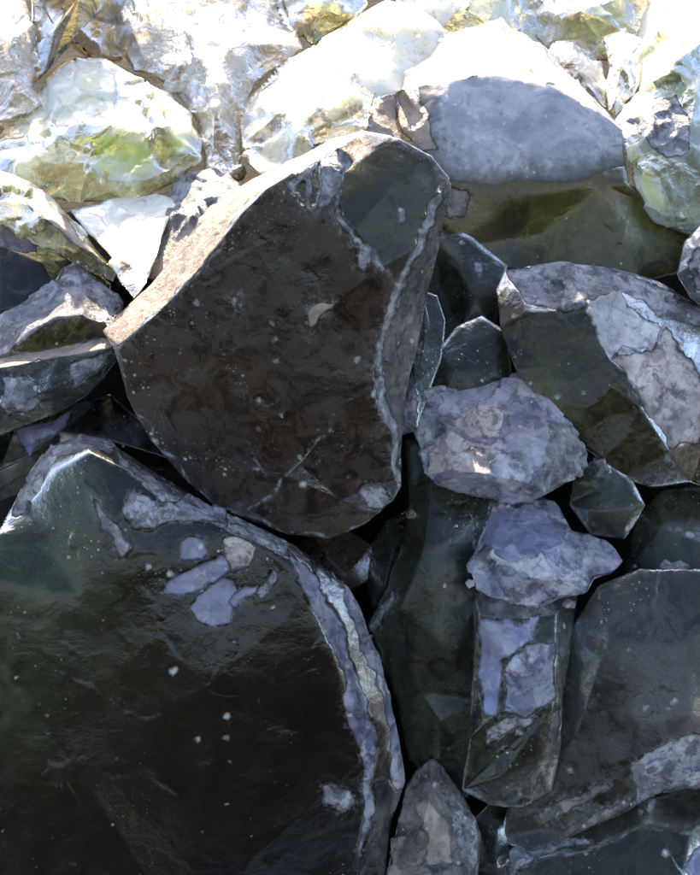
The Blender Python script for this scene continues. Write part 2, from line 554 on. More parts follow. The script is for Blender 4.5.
    cv = relax(np.array([CARVE[k] for k in kinds])[vp], T, 0.5, 2)
    size = min(1.0, math.sqrt(abs(ar) / 2) / 90.0)
    N = normals(V, T)
    if np.sum(N[:, 2][front]) < 0:
        T = T[:, ::-1].copy()
        N = -N
    D = np.zeros(len(V))

    def scars(q, tilt, bowl):
        """overlapping shell-like fracture scars: the lowest of a few tilted bowls"""
        ds, ps = noise.voronoi(q)
        best = 9.0
        for c in ps:
            r = noise.cell_vector((c[0] * 37.3, c[1] * 37.3, c[2] * 37.3))
            dx, dy, dz = q[0] - c[0], q[1] - c[1], q[2] - c[2]
            v = tilt * ((r[0] * 2 - 1) * dx + (r[1] * 2 - 1) * dy + (r[2] * 2 - 1) * dz) + bowl * (dx * dx + dy * dy + dz * dz)
            best = min(best, v)
        return best

    for i in range(len(V)):
        x, y, h = V[i]
        lo, mi, fi, ca, cb = cv[i]
        d = lo * size * noise.noise((x / 70 + sd, y / 70, h / 70)) + mi * noise.noise((x / 22, y / 22 + sd, h / 22))
        if front[i]:
            d += fi * noise.noise((x / 6 + sd, y / 6, h / 6))
            wx, wy = wob[i, 2], wob[i, 3]
            if ca > 0.02:
                d += ca * 46 * scars((x / 46 + 0.1 * wx + sd, y / 46 + 0.1 * wy, h / 46), 0.8, 0.5)
            if cb > 0.02:
                d += cb * 17 * scars((x / 17 + 0.15 * wx, y / 21 + 0.15 * wy + sd, h / 19), 0.8, 0.45)
        D[i] = d
    D = np.where(front, D, relax(D, T, 0.4, 2)) * rough
    V = V + N * (D + lift)[:, None]
    # ---- attributes
    tv = np.zeros(len(V))
    for (x, y, r, s) in glow_tints:  # soft round spots of painted glow
        tv = np.maximum(tv, s * np.exp(-((V[:, 0] - x) ** 2 + (V[:, 1] - y) ** 2) / (r * r)))
    segs = ([(P[a][:2], P[b][:2]) for a, b in rid] if ridge_wear else []) + [(P[a][:2], P[b][:2]) for a, b in edges]
    wn = np.array([0.5 + 0.9 * noise.noise((x / 16, y / 16, sd)) for x, y, _ in V])
    wr = np.clip(1.0 - seg_dist(V[:, :2] + 3.5 * wob[:, 2:] + 1.5 * wob[:, :2], segs) / (wear_w * np.clip(wn, 0.1, 2) + 0.6), 0, 1) * wear * front
    # ---- to the world, one mesh per part
    Wv = world_of(V)
    N = normals(Wv, T)
    N[:] = relax(N, T, 0.15, 1)
    N /= np.linalg.norm(N, axis=1)[:, None]
    tp = vp[T].max(axis=1)
    org = world_of(np.array([[cx, cy, hm - deep]]))[0]
    at = {'glow_tint': tv, 'wear': wr, 'ins': np.where(vp == 0, 1.0, ins), 'near': near * (vp == 0)}
    at_part = dict(at, ins=np.maximum(ins, 0.62) if KIND[mat] == 'crust' else ins)
    root = mesh_object(name, Wv, T[tp == 0] if (tp == 0).any() else T, N, at, mat, org)
    root['label'] = label
    root['category'] = cat
    root['group'] = GROUP
    root['kind'] = 'thing'
    for k, p in enumerate(patches):
        sel = tp == k + 1
        if sel.sum() < 3:
            continue
        o = mesh_object(p[0], Wv, T[sel], N, at_part, p[2], org, root)
        if len(p) > 4:
            o['label'] = p[4]
    return root


# ------------------------------------------------------------------ the rocks
# the big dark boulder in the middle
rock('glass_boulder', 'big dark brown boulder in the centre with a tan lit upper left edge',
     [(103, 331, 25), (150, 285, 22), (190, 235, 20), (232, 192, 15), (285, 163, 12), (330, 140, 40), (362, 131, 70),
      (400, 138, 82), (432, 155, 82), (449, 178, 78), (447, 200, 72), (440, 245, 20), (428, 300, 22), (415, 360, 22),
      (405, 410, 28), (400, 455, 40), (402, 485, 52), (392, 503, 60), (365, 525, 58), (330, 538, 55), (290, 533, 55),
      (245, 518, 55), (215, 506, 52), (180, 475, 50), (150, 440, 50), (127, 398, 55), (116, 360, 58), (111, 346, 50)],
     [(120, 346, 72), (165, 305, 80), (205, 262, 84), (240, 215, 86), (268, 188, 84), (290, 174, 78),     # 28-33 upper left edge
      (340, 146, 52), (350, 165, 68), (336, 195, 82), (352, 232, 94), (380, 268, 95),                     # 34-38 upper lobe
      (436, 190, 64), (420, 245, 76), (397, 290, 84), (383, 330, 88), (376, 365, 90), (380, 398, 88), (392, 440, 82), (399, 478, 74),  # 39-46
      (330, 430, 101), (300, 465, 96), (248, 508, 76),                                                   # 47-49 crack
      (230, 350, 92), (300, 330, 95), (200, 430, 84), (340, 500, 82), (400, 175, 70), (300, 205, 84), (317, 444, 99), (309, 460, 97), (282, 474, 90), (270, 492, 83)],
     [(0, 28, 29, 30, 31, 32, 33, 34), (27, 28), (33, 55, 36), (34, 35, 36, 37, 38), (9, 39, 40, 41, 42, 43, 44, 45, 46, 16), (47, 56, 57, 48, 58, 59, 49), (38, 41)],
     'brown_glass',
     [('rim', [(103, 331), (150, 285), (190, 235), (232, 190), (285, 161), (332, 138), (338, 147), (305, 163), (290, 172), (268, 187), (241, 213), (206, 262),
               (166, 304), (140, 328), (120, 345), (108, 345)], 'tan_crust', 0.5, 'tan chipped rim along the upper left edge'),
      ('side_face', [(452, 178), (448, 200), (442, 245), (430, 300), (418, 360), (408, 410), (403, 455), (405, 490), (398, 480), (391, 440), (379, 398),
                     (375, 365), (382, 330), (396, 290), (418, 245), (434, 195)], 'brown_crust', 0, 'narrow grey brown side face on the right'),
      ('dark_face', [(350, 164), (382, 143), (428, 157), (443, 184), (434, 196), (418, 242), (396, 286), (382, 270), (354, 232), (339, 198)], 'green_glass', 0, 'greenish black face at the top right'),
      ('scalloped_chip', [(288, 180), (312, 163), (340, 148), (352, 160), (340, 188), (328, 208), (312, 216), (298, 208)], 'grey_crust', -1.5, 'grey scalloped chip near the top'),
      ('flute', [(296, 184), (304, 176), (306, 200), (303, 211), (297, 205)], 'green_glass', -2.5),
      ('flute', [(312, 172), (321, 164), (320, 190), (316, 208), (309, 208)], 'green_glass', -2.5),
      ('frosted_seam', [(334, 196), (342, 202), (350, 226), (366, 246), (373, 262), (366, 268), (358, 258), (356, 244), (343, 230), (337, 212)], 'grey_crust', 0.8),
      ('frosted_seam', [(307, 310), (318, 298), (333, 302), (324, 312), (316, 324), (307, 328)], 'tan_crust', 0.5),
      ('frosted_seam', [(229, 302), (236, 297), (240, 305), (234, 313)], 'grey_crust', 0.8),
      ('frosted_seam', [(398, 205), (408, 208), (409, 222), (401, 226)], 'lilac_crust', 1.0),
      ('frosted_ridge', [(432, 190), (441, 196), (424, 246), (402, 291), (389, 330), (383, 364), (386, 397), (398, 440), (405, 480), (396, 482), (388, 442), (376, 399), (372, 364), (379, 328), (393, 287), (415, 243)], 'grey_crust', 0.8, 'pale chipped ridge down the right side'),
      ('chip', [(360, 497), (368, 487), (378, 484), (390, 498), (394, 505), (384, 511), (370, 508)], 'grey_crust', -2.0)],
     deep=260, wear=0.95, wear_w=3.0, jag=(95, 3), lean=0.33)

# the huge black boulder, bottom left
rock('glass_boulder', 'huge glossy black boulder at the bottom left with blue flower shaped chips',
     [(-60, 570, 108), (0, 528, 72), (14, 503, 46), (30, 470, 10), (50, 445, 5), (80, 433, 0), (105, 437, 0), (130, 455, 0), (165, 478, 5), (205, 503, 8),
      (240, 518, 12), (285, 540, 20), (318, 562, 25), (345, 580, 28), (360, 605, 32), (372, 640, 32), (388, 685, 32), (400, 735, 32), (405, 780, 28),
      (392, 820, 22), (385, 880, 15), (375, 940, 10), (200, 960, 40), (-60, 960, 95)],
     [(22, 508, 34), (52, 472, 32), (90, 452, 38), (130, 470, 44), (190, 508, 52), (245, 533, 60), (288, 558, 68), (308, 600, 74), (330, 650, 78),
      (347, 700, 76), (360, 760, 70), (362, 820, 62), (356, 890, 55), (80, 600, 76), (200, 690, 92), (90, 790, 94), (250, 860, 88), (50, 540, 56),
      (110, 520, 66), (150, 560, 74)],
     [(2, 24, 25, 26, 27, 28, 29, 30, 31, 32, 33, 34, 35, 36), (26, 42, 43)],
     'black_glass',
     [('frosted_rim', [(14, 512), (27, 470), (48, 443), (80, 430), (108, 435), (128, 452), (112, 455), (88, 450), (62, 456), (48, 475), (36, 500), (28, 512), (18, 518)], 'grey_crust', 0.6, 'pale frosted crest at the upper left'),
      ('frosted_seam', [(110, 449), (150, 474), (185, 495), (240, 516), (290, 543), (288, 557), (235, 533), (180, 511), (143, 490)], 'grey_crust', 0.4),
      ('lilac_edge', [(288, 548), (304, 562), (326, 592), (343, 628), (353, 668), (366, 712), (376, 738), (372, 775), (376, 806), (362, 858), (356, 858), (364, 810), (362, 770), (352, 730), (344, 690), (334, 655), (318, 620), (300, 584)], 'blue_crust', 0.4, 'inner lilac edge down the right flank'),
      ('lilac_edge', [(344, 580), (362, 603), (376, 640), (391, 685), (404, 735), (409, 782), (396, 792), (388, 780), (392, 735), (381, 700), (370, 668), (356, 634), (346, 606)], 'blue_crust', 0.4, 'outer lilac edge down the right flank'),
      ('sheen_chip', [(160, 593), (170, 581), (184, 572), (202, 562), (221, 554), (230, 558), (228, 570), (216, 582), (202, 590), (180, 595)], 'blue_sheen_facet', -2.0, 'flat blue chip like a petal'),
      ('sheen_chip', [(190, 607), (197, 596), (208, 588), (222, 578), (234, 580), (238, 592), (232, 606), (228, 620), (212, 628), (200, 622)], 'blue_sheen_facet', -2.0),
      ('sheen_chip', [(229, 602), (238, 592), (250, 584), (261, 581), (258, 590), (246, 602), (234, 609)], 'blue_sheen_facet', -1.5),
      ('sheen_chip', [(178, 557), (184, 545), (193, 537), (206, 543), (212, 551), (204, 558), (190, 558)], 'blue_sheen_facet', -1.5),
      ('sheen_chip', [(258, 590), (264, 578), (274, 572), (279, 580), (270, 592), (262, 598)], 'grey_crust', -1.0),
      ('white_smear', [(122, 512), (130, 495), (150, 502), (178, 500), (188, 495), (210, 503), (227, 513), (230, 524), (200, 518), (172, 522), (148, 532), (130, 531)], 'lilac_crust', 0.8, 'ragged white smear of crust'),
      ('white_smear', [(225, 540), (238, 536), (256, 547), (246, 566), (228, 572)], 'pink_crust', 0.8),
      ('grey_fin', [(92, 502), (99, 504), (109, 520), (122, 538), (133, 547), (123, 556), (100, 527)], 'grey_crust', 0.8),
      ('white_smear', [(318, 788), (330, 782), (352, 790), (356, 802), (342, 812), (330, 802), (322, 806)], 'lilac_crust', 0.5)],
     deep=250, glow_tints=[(15, 575, 105, 1.0), (60, 500, 60, 0.9), (0, 690, 80, 0.8), (110, 550, 60, 0.55), (80, 650, 70, 0.45)], wear=0.8, wear_w=2.5, smooth=50, ridge_wear=False, lean=0.28)  # green inner glow at the left is painted in here

# right hand rocks
rock('glass_rock', 'dark olive rock at the right draped in pale lilac and white crust',
     [(495, 290, -70), (505, 270, -80), (560, 262, -88), (610, 267, -90), (660, 280, -92), (700, 305, -92), (745, 330, -90), (745, 500, -60), (690, 482, -50),
      (650, 487, -45), (622, 477, -35), (600, 460, -35), (570, 440, -35), (540, 400, -35), (515, 370, -35), (500, 330, -48)],
     [(516, 290, -54), (555, 312, -32), (582, 304, -26), (610, 360, -12), (640, 408, -10), (668, 450, -18), (655, 322, -51), (690, 368, -44), (705, 440, -42), (623, 290, -64)],
     [(1, 16, 17, 18, 19, 20, 21), (18, 25), (25, 22, -7)],
     'smoky_olive_glass',
     [('lilac_crust', [(505, 272), (564, 260), (602, 266), (650, 280), (702, 310), (702, 327), (664, 316), (645, 302), (624, 291), (600, 300), (578, 309), (555, 313), (528, 303), (518, 290)], 'lilac_crust', 0.8, 'lilac grey crust across the top'),
      ('white_crust', [(580, 304), (623, 289), (629, 310), (661, 321), (656, 348), (626, 346), (610, 360)], 'white_crust', 2.0, 'bright white crust'),
      ('speckled_crust', [(610, 359), (655, 348), (664, 326), (690, 360), (700, 392), (702, 440), (686, 440), (673, 450), (650, 418), (639, 396), (623, 380)], 'pink_crust', 1.0, 'speckled pink and grey crust')],
     deep=150, glow_tints=[(560, 370, 40, 0.25)], wear=0.5, jag=(26, 7))

rock('glass_rock', 'pale lilac crusted rock with a pinkish left side right of the central boulder',
     [(415, 432, -25), (412, 404, -30), (432, 393, -36), (446, 387, -42), (470, 376, -50), (520, 373, -52), (566, 378, -50), (574, 390, -40), (573, 408, -32), (564, 416, -24), (573, 421, -18), (589, 466, -8), (574, 480, 0),
      (548, 495, 8), (538, 500, 6), (518, 504, 6), (476, 498, 10), (436, 486, 6), (424, 474, 0)],
     [(445, 425, 0), (476, 404, -10), (506, 412, 2), (540, 402, -16), (545, 424, 10), (546, 462, 22), (500, 448, 24), (488, 474, 30), (448, 470, 20), (528, 484, 26), (470, 440, 14)],
     [(3, 19, 29, 27, 18), (19, 20, 21, 22, 7), (21, 25, 26, 17), (22, 23, 24, 13), (23, 9), (24, 28, 26), (20, 5)],
     'blue_crust',
     [('pink_face', [(426, 446), (446, 426), (470, 438), (500, 448), (488, 475), (448, 472), (428, 474)], 'pink_crust', 0.4, 'smooth pinkish face'),
      ('pink_face', [(448, 416), (474, 404), (504, 412), (498, 432), (472, 434)], 'pink_crust', 0.2),
      ('pale_face', [(547, 425), (572, 420), (588, 466), (573, 480), (549, 492), (545, 462)], 'grey_crust', 0, 'flat pale grey face'),
      ('pale_face', [(520, 375), (565, 380), (571, 394), (542, 401), (520, 396)], 'pink_crust', 0)],
     deep=110, wear=0.5, L=2.8, jag=(24, 9), lean=-0.3)

rock('glass_rock', 'blue lilac wedge with a white band directly below the pale lilac crusted rock',
     [(468, 566, 5), (478, 535, -12), (486, 498, -30), (530, 490, -34), (556, 500, -32), (568, 522, -24), (572, 530, -20), (590, 533, -16), (612, 547, -4), (624, 561, 6), (612, 574, 16), (596, 580, 20), (588, 594, 22),
      (560, 600, 24), (540, 612, 20), (500, 602, 22), (474, 592, 14)],
     [(490, 553, 22), (512, 562, 30), (541, 554, 26), (553, 575, 36), (562, 545, 10), (524, 524, -2), (588, 556, 16), (575, 568, 18), (520, 580, 36)],
     [(0, 17, 18, 19, 20, 12), (20, 21, 5), (19, 22, 3), (21, 24, 23, 9), (18, 25, 20)],
     'blue_crust',
     [('blue_face', [(482, 542), (489, 512), (530, 500), (550, 512), (562, 542), (560, 568), (541, 553), (512, 560), (492, 551)], 'blue_sheen_facet', -0.5, 'smooth blue upper face'),
      ('white_band', [(489, 551), (512, 560), (541, 552), (547, 564), (562, 578), (545, 580), (515, 569), (492, 561)], 'white_crust', 1.2, 'white band')],
     deep=90, wear=0.5, L=2.8, jag=(22, 6), lean=-0.2)

rock('glass_rock', 'upright dark block with a flat violet blue face under the blue lilac wedge',
     [(474, 590, -14), (520, 570, -22), (560, 570, -22), (580, 592, -16), (571, 650, 12), (563, 700, 20), (560, 750, 18), (552, 792, 6), (522, 808, 2), (490, 806, 2), (462, 790, 6), (468, 740, 20), (473, 660, 16)],
     [(480, 618, 28), (520, 620, 31), (556, 614, 28), (554, 668, 36), (552, 706, 38), (484, 718, 42), (505, 655, 36), (500, 712, 42), (500, 778, 26), (535, 762, 26)],
     [(0, 12, 13, 14, 3), (12, 17, 10), (14, 15, 16, 6), (17, 19, 16), (19, 20), (13, 18, 19)],
     'green_glass',
     [('violet_face', [(478, 618), (520, 622), (540, 615), (535, 640), (512, 650), (504, 660), (502, 700), (500, 720), (484, 716), (480, 668)], 'blue_sheen_facet', 0, 'flat violet face'),
      ('blue_crust', [(514, 652), (538, 640), (557, 640), (556, 700), (530, 717), (508, 712), (506, 668)], 'blue_crust', 0.5, 'rough blue grey crust'),
      ('frosted_chip', [(482, 732), (512, 718), (540, 716), (530, 727), (508, 734), (488, 748)], 'grey_crust', 0.3),
      ('frosted_chip', [(551, 715), (560, 705), (562, 722), (553, 742), (546, 738)], 'brown_crust', 0.3)],
     deep=130, wear=0.4, ridge_wear=False, L=3.2, jag=(45, 2), smooth=8)

rock('glass_slab', 'tall dark green slab between the black boulder and the violet faced block',
     [(368, 625, -25), (385, 590, -30), (402, 540, -40), (410, 500, -45), (405, 440, -62), (440, 430, -62), (500, 440, -60), (500, 520, -40), (492, 600, -15), (482, 700, -8), (485, 780, -5), (470, 800, -10), (440, 790, -10), (408, 760, -16), (396, 700, -20)],
     [(400, 610, 2), (425, 550, -5), (440, 640, 18), (440, 720, 20), (420, 690, 10)],
     [(0, 15, 16, 5), (15, 19, 12)],
     'green_glass',
     [('frosted_edge', [(366, 628), (385, 598), (394, 585), (396, 596), (384, 618), (374, 630)], 'grey_crust', 0.3)],
     deep=130, wear=0.5, ridge_wear=False, jag=(60, 5), lean=0.3, smooth=10)

rock('glass_boulder', 'wide dark grey boulder at the lower right with a dusty pale lower edge',
     [(553, 730, -5), (572, 625, -20), (598, 585, -16), (640, 568, -10), (700, 568, -10), (765, 580, -10), (765, 810, 10), (700, 786, 26), (660, 793, 30), (620, 814, 32),
      (570, 838, 32), (530, 852, 22), (498, 842, 0), (508, 806, -2), (540, 765, 0)],
     [(610, 640, 15), (690, 640, 10), (690, 715, 36), (640, 735, 40), (575, 740, 20), (560, 790, 26), (610, 780, 40), (660, 760, 42), (540, 830, 26)],
     [(1, 15, 18, 21, 9), (15, 16), (18, 19, 20, 12), (21, 22, 7)],
     'grey_glass',
     [('dusty_edge', [(632, 765), (660, 745), (690, 735), (730, 740), (730, 792), (700, 784), (662, 790), (636, 803)], 'lilac_crust', 0.3, 'dusty pale corner'),
      ('chipped_streak', [(536, 812), (575, 795), (606, 777), (610, 784), (580, 805), (545, 826)], 'brown_crust', 0.6),
      ('chipped_streak', [(560, 834), (600, 810), (628, 798), (630, 806), (604, 822), (565, 842)], 'brown_crust', 0.8)],
     deep=190, glow_tints=[(690, 710, 80, 0.8), (650, 620, 60, 0.3)], wear=0.5, wear_w=3, ridge_wear=False, jag=(75, 6), lean=0.32, smooth=10)

rock('glass_rock', 'dark green rock cut off by the bottom right corner',
     [(490, 905, 0), (496, 865, -10), (515, 846, -15), (560, 836, -10), (610, 814, -8), (650, 796, -10), (700, 785, -15), (765, 775, -20), (765, 950, 25), (485, 950, 20)],
     [(520, 862, 12), (590, 850, 26), (640, 825, 22), (690, 830, 24), (680, 880, 45), (560, 900, 40)],
     [(1, 10, 11, 12, 13, 7)],
     'green_glass',
     [('frosted_edge', [(512, 850), (560, 835), (588, 838), (600, 846), (575, 843), (540, 856), (516, 868), (510, 880), (502, 880)], 'grey_crust', 0.3),
      ('sheen_chip', [(684, 868), (694, 848), (710, 840), (715, 880), (690, 885)], 'blue_sheen_facet', 0.2)],  # blue light near the corner, painted as a flat patch
     deep=130, wear=0.6, jag=(50, 8), smooth=6)

rock('glass_rock', 'small brownish grey lumpy rock at the bottom edge right of the black boulder',
     [(384, 880, 5), (398, 815, -12), (404, 785, -22), (415, 768, -28), (432, 761, -30), (446, 772, -25), (468, 800, -12), (483, 836, 0), (478, 880, 12), (470, 945, 15), (376, 945, 12)],
     [(430, 795, 8), (420, 840, 22), (455, 850, 24), (440, 890, 36)],
     [(4, 11, 12, 13), (11, 14, 13)],
     'brown_crust',
     [('pink_crust', [(412, 806), (430, 800), (450, 830), (448, 862), (425, 865), (428, 835)], 'tan_crust', 0.8),
      ('grey_crust', [(446, 786), (470, 806), (482, 840), (470, 875), (458, 850)], 'grey_crust', 0.3)],
     deep=110, wear=0.2, L=3.2, jag=(20, 7))

# left hand rocks
rock('glass_rock', 'grey crusted rock at the left edge with a dark hollow front face',
     [(-55, 345, -40), (0, 316, -48), (30, 297, -50), (50, 287, -52), (62, 268, -58), (75, 262, -60), (95, 277, -52), (125, 300, -40), (118, 330, -15), (112, 346, -10), (60, 360, -8), (0, 374, -10), (-55, 388, -12)],
     [(-40, 372, 0), (8, 352, 5), (33, 330, 12), (57, 317, 15), (83, 316, 14), (105, 322, 6), (70, 340, 4), (75, 290, -20)],
     [(13, 14, 15, 16, 17, 18, 8), (5, 20, 17)],
     'olive_glass',
     [('grey_crust', [(-60, 345), (0, 313), (30, 294), (50, 284), (62, 265), (75, 259), (97, 276), (128, 300), (112, 322), (103, 321), (83, 316), (57, 317), (33, 330), (8, 352), (-40, 372), (-60, 372)], 'lilac_crust', 0.8, 'grey lilac speckled crust')],
     deep=120, wear=0.4, L=3.4, jag=(22, 4))

rock('glass_rock', 'dark lilac stained rock with a thin pale tan top edge left of the central boulder',
     [(-55, 366, -8), (0, 357, -5), (50, 347, -2), (100, 337, 0), (116, 341, 8), (119, 358, 14), (104, 380, 16), (88, 396, 16), (52, 416, 14), (0, 436, 10), (-55, 445, 5)],
     [(-50, 376, 22), (0, 368, 24), (60, 356, 27), (112, 347, 28), (50, 390, 34), (5, 405, 30), (90, 372, 30)],
     [(11, 12, 13, 14, 5)],
     'green_glass',
     [('tan_edge', [(-60, 364), (0, 355), (50, 345), (100, 335), (118, 340), (114, 347), (60, 357), (0, 369), (-60, 378)], 'tan_crust', 0.5, 'pale tan top edge'),
      ('lilac_crust', [(72, 362), (112, 350), (108, 366), (92, 378), (78, 384), (70, 374)], 'lilac_crust', 0.4),
      ('lilac_crust', [(0, 375), (22, 374), (40, 384), (44, 400), (28, 412), (8, 415), (0, 405)], 'lilac_crust', 0.4)],
     deep=110, wear=0.5, L=3.4, jag=(24, 5))

rock('glass_rock', 'black rock with a small blue facet in the gap above the black boulder',
     [(-55, 440, -45), (0, 425, -40), (16, 428, -38), (50, 414, -36), (75, 402, -36), (110, 395, -38), (140, 420, -30), (175, 460, -30), (205, 500, -40), (150, 495, -50), (60, 480, -50), (-55, 520, -50)],
     [(28, 456, -14), (60, 432, -12), (110, 440, -12), (0, 470, -20)],
     [(2, 12, 13, 5)],
     'black_glass',
     [('blue_sheen_facet', [(14, 432), (50, 418), (74, 411), (62, 430), (40, 442), (28, 457)], 'blue_sheen_facet', 0, 'small flat blue facet')],
     deep=120, wear=0.3, jag=(40, 6))

rock('glass_rock', 'black rock with a blue streak in the dark hollow under the olive sliver',
     [(-55, 205, -105), (0, 212, -100), (40, 238, -96), (80, 256, -95), (112, 285, -92), (90, 330, -80), (0, 345, -75), (-55, 345, -75)],
     [(0, 245, -72), (40, 262, -66), (60, 300, -62), (0, 310, -60)],
     [(8, 9)],
     'black_glass',
     [('blue_streak', [(-10, 222), (20, 232), (37, 241), (35, 253), (15, 250), (-10, 246)], 'blue_sheen_facet', 0.3)],
     deep=110, wear=0.2)

rock('glass_shard', 'long pale olive sliver of glass lying at the left edge pointing to the right',
     [(-55, 180, -100), (0, 168, -98), (30, 178, -98), (60, 200, -88), (80, 225, -76), (100, 250, -62), (119, 272, -48), (115, 284, -44), (80, 268, -44), (38, 245, -46), (0, 222, -50), (-55, 208, -55)],
     [(-40, 195, -62), (20, 199, -56), (55, 222, -46), (88, 250, -42)],
     [(12, 13, 14, 15, 6)],
     'straw_glass',
     [('pale_face', [(22, 192), (38, 198), (66, 216), (80, 236), (112, 272), (96, 262), (70, 240), (44, 220), (28, 208)], 'tan_crust', 0.5)],
     deep=70, wear=0.7)

rock('glass_rock', 'bright white angular chunk wedged beside the tan rim of the central boulder',
     [(68, 209, -102), (110, 199, -114), (157, 194, -118), (181, 199, -108), (166, 222, -76), (160, 250, -40), (146, 285, -2), (134, 300, 9), (120, 282, -8), (112, 257, -34), (90, 234, -70)],
     [(130, 235, -60), (140, 262, -26)],
     [(1, 11, 12, 6), (10, 11)],
     'white_glass',
     [('amber_face', [(118, 258), (132, 256), (136, 275), (134, 300), (120, 284)], 'amber_glass', 0, 'small amber lower face')],
     deep=80, wear=0.2, L=3.2, jag=(26, 6))

rock('glass_rock', 'small grey lilac rock peeping out behind the tan rim of the central boulder',
     [(146, 278, -48), (156, 238, -78), (168, 205, -105), (172, 172, -135), (215, 168, -128), (243, 183, -100), (240, 200, -60), (208, 232, -45), (182, 256, -36), (160, 282, -30)],
     [(172, 240, -58), (198, 214, -66), (222, 193, -76)],
     [(9, 10, 11, 12, 5)],
     'grey_crust',
     [('tan_face', [(150, 276), (168, 246), (196, 218), (222, 196), (236, 198), (208, 230), (182, 254), (160, 278)], 'tan_crust', 0.3)],
     deep=80, wear=0.2, L=3.2, jag=(20, 4))

# sunlit crest
rock('glass_boulder', 'large white glass boulder at the upper left with a lime green front',
     [(-55, 135, -190), (0, 118, -185), (30, 108, -188), (44, 78, -205), (66, 60, -215), (105, 60, -215), (135, 76, -205), (168, 90, -192), (192, 115, -172), (204, 140, -152), (201, 162, -135), (182, 182, -122),
      (140, 198, -115), (80, 204, -115), (30, 200, -116), (0, 188, -118), (-55, 180, -120)],
     [(57, 137, -130), (77, 118, -138), (100, 124, -134), (127, 131, -132), (158, 133, -134), (192, 130, -148), (87, 162, -118), (133, 184, -106), (176, 168, -116), (30, 165, -120), (100, 95, -165), (-20, 150, -150)],
     [(17, 18, 19, 20, 21, 22), (17, 23, 24, 25, 22), (26, 23)],
     'pale_glass',
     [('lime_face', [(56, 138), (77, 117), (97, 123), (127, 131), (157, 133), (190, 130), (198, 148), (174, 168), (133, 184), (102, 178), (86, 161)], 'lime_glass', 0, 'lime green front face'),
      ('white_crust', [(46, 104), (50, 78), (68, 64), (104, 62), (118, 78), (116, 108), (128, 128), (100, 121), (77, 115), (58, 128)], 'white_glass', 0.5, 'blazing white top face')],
     deep=170, glow_tints=[(115, 160, 70, 0.8), (40, 185, 50, 0.6)], wear=0.3, jag=(34, 9))

rock('glass_rock', 'dark olive brown rock at the top edge near the top left corner',
     [(22, -50, -275), (125, -50, -290), (130, 8, -262), (122, 60, -250), (98, 70, -240), (72, 46, -212), (46, 74, -198), (32, 84, -195), (26, 45, -215), (30, 5, -245)],
     [(80, -5, -225), (55, 30, -205), (40, 5, -228)],
     [(0, 11, 10, 6), (1, 9, 10)],
     'amber_glass', [('olive_face', [(34, 44), (50, 28), (70, 4), (84, -20), (104, -20), (104, 10), (74, 42), (46, 72), (36, 78)], 'olive_glass', 0.2)],
     deep=120, wear=0.4, jag=(36, 6))

rock('glass_rock', 'pale grey white rock in the top left corner',
     [(-55, -45, -280), (24, -10, -250), (31, 20, -232), (31, 60, -205), (36, 92, -185), (44, 106, -178), (26, 118, -168), (0, 122, -166), (-55, 138, -165)],
     [(0, 40, -200), (15, 85, -174), (-25, 80, -185)],
     [(1, 9, 10, 5)],
     'bubbly_glass', [('white_face', [(-60, -40), (24, -8), (8, 30), (-5, 60), (-60, 70)], 'white_glass', 0.3)],
     deep=130, wear=0.3, jag=(34, 9))

rock('glass_boulder', 'frosted greyish bubbly rock at the top left of centre with a rusty amber strip',
     [(108, 12, -255), (130, -50, -300), (275, -50, -305), (288, 8, -262), (306, 48, -225), (268, 76, -200), (252, 95, -190), (244, 130, -170), (246, 152, -152), (237, 174, -136), (222, 184, -128),
      (206, 178, -134), (197, 122, -178), (168, 88, -205), (150, 74, -212), (132, 72, -216), (116, 45, -232)],
     [(150, 30, -228), (200, 60, -186), (215, 115, -152), (255, 45, -212), (225, 10, -232)],
     [(1, 17, 18, 19, 10), (18, 20, 4), (18, 21)],
     'bubbly_glass',
     [('amber_strip', [(110, 12), (128, 12), (139, 36), (148, 62), (140, 74), (126, 66), (116, 42)], 'amber_glass', 0.2, 'rusty amber strip')],
     deep=160, wear=0.3, rough=1.3, jag=(30, 11))

rock('glass_rock', 'olive yellow rock at the top edge above the big white boulder',
     [(268, -50, -320), (345, -50, -325), (368, 4, -285), (345, 24, -262), (312, 50, -240), (298, 32, -252), (284, 5, -275)],
     [(318, 10, -255), (335, -20, -278)],
     [(1, 8, 7, 4)],
     'straw_glass', [('brown_face', [(276, -10), (296, 0), (318, 20), (312, 48), (298, 34), (284, 8)], 'amber_glass', 0)],
     deep=110, wear=0.3, jag=(30, 8))

rock('glass_boulder', 'big creamy white rounded boulder at the top behind the central boulder',
     [(240, 122, -165), (248, 96, -180), (275, 68, -200), (310, 46, -222), (350, 18, -245), (388, -2, -258), (424, 8, -250), (444, 32, -228), (424, 68, -198), (404, 90, -178), (398, 120, -150), (402, 145, -125),
      (360, 138, -108), (330, 146, -104), (290, 166, -100), (262, 176, -100), (248, 164, -112), (241, 142, -135)],
     [(275, 112, -128), (328, 62, -180), (350, 100, -138), (300, 140, -104), (372, 108, -132), (385, 50, -198)],
     [(4, 19, 20, 22, 11), (19, 18, 17), (18, 21)],
     'cream_glass',
     [('brown_face', [(376, 96), (392, 90), (400, 118), (404, 145), (386, 140), (362, 136), (368, 116)], 'tan_crust', 0.2, 'small brownish lower face'),
      ('white_crust', [(345, 24), (385, 2), (424, 8), (444, 32), (420, 68), (402, 88), (378, 92), (350, 74), (344, 50)], 'white_glass', 0.3, 'brilliant white upper face')],
     deep=170, glow_tints=[(330, 145, 30, 0.4), (260, 170, 30, 0.5)], wear=0.3, jag=(42, 8))

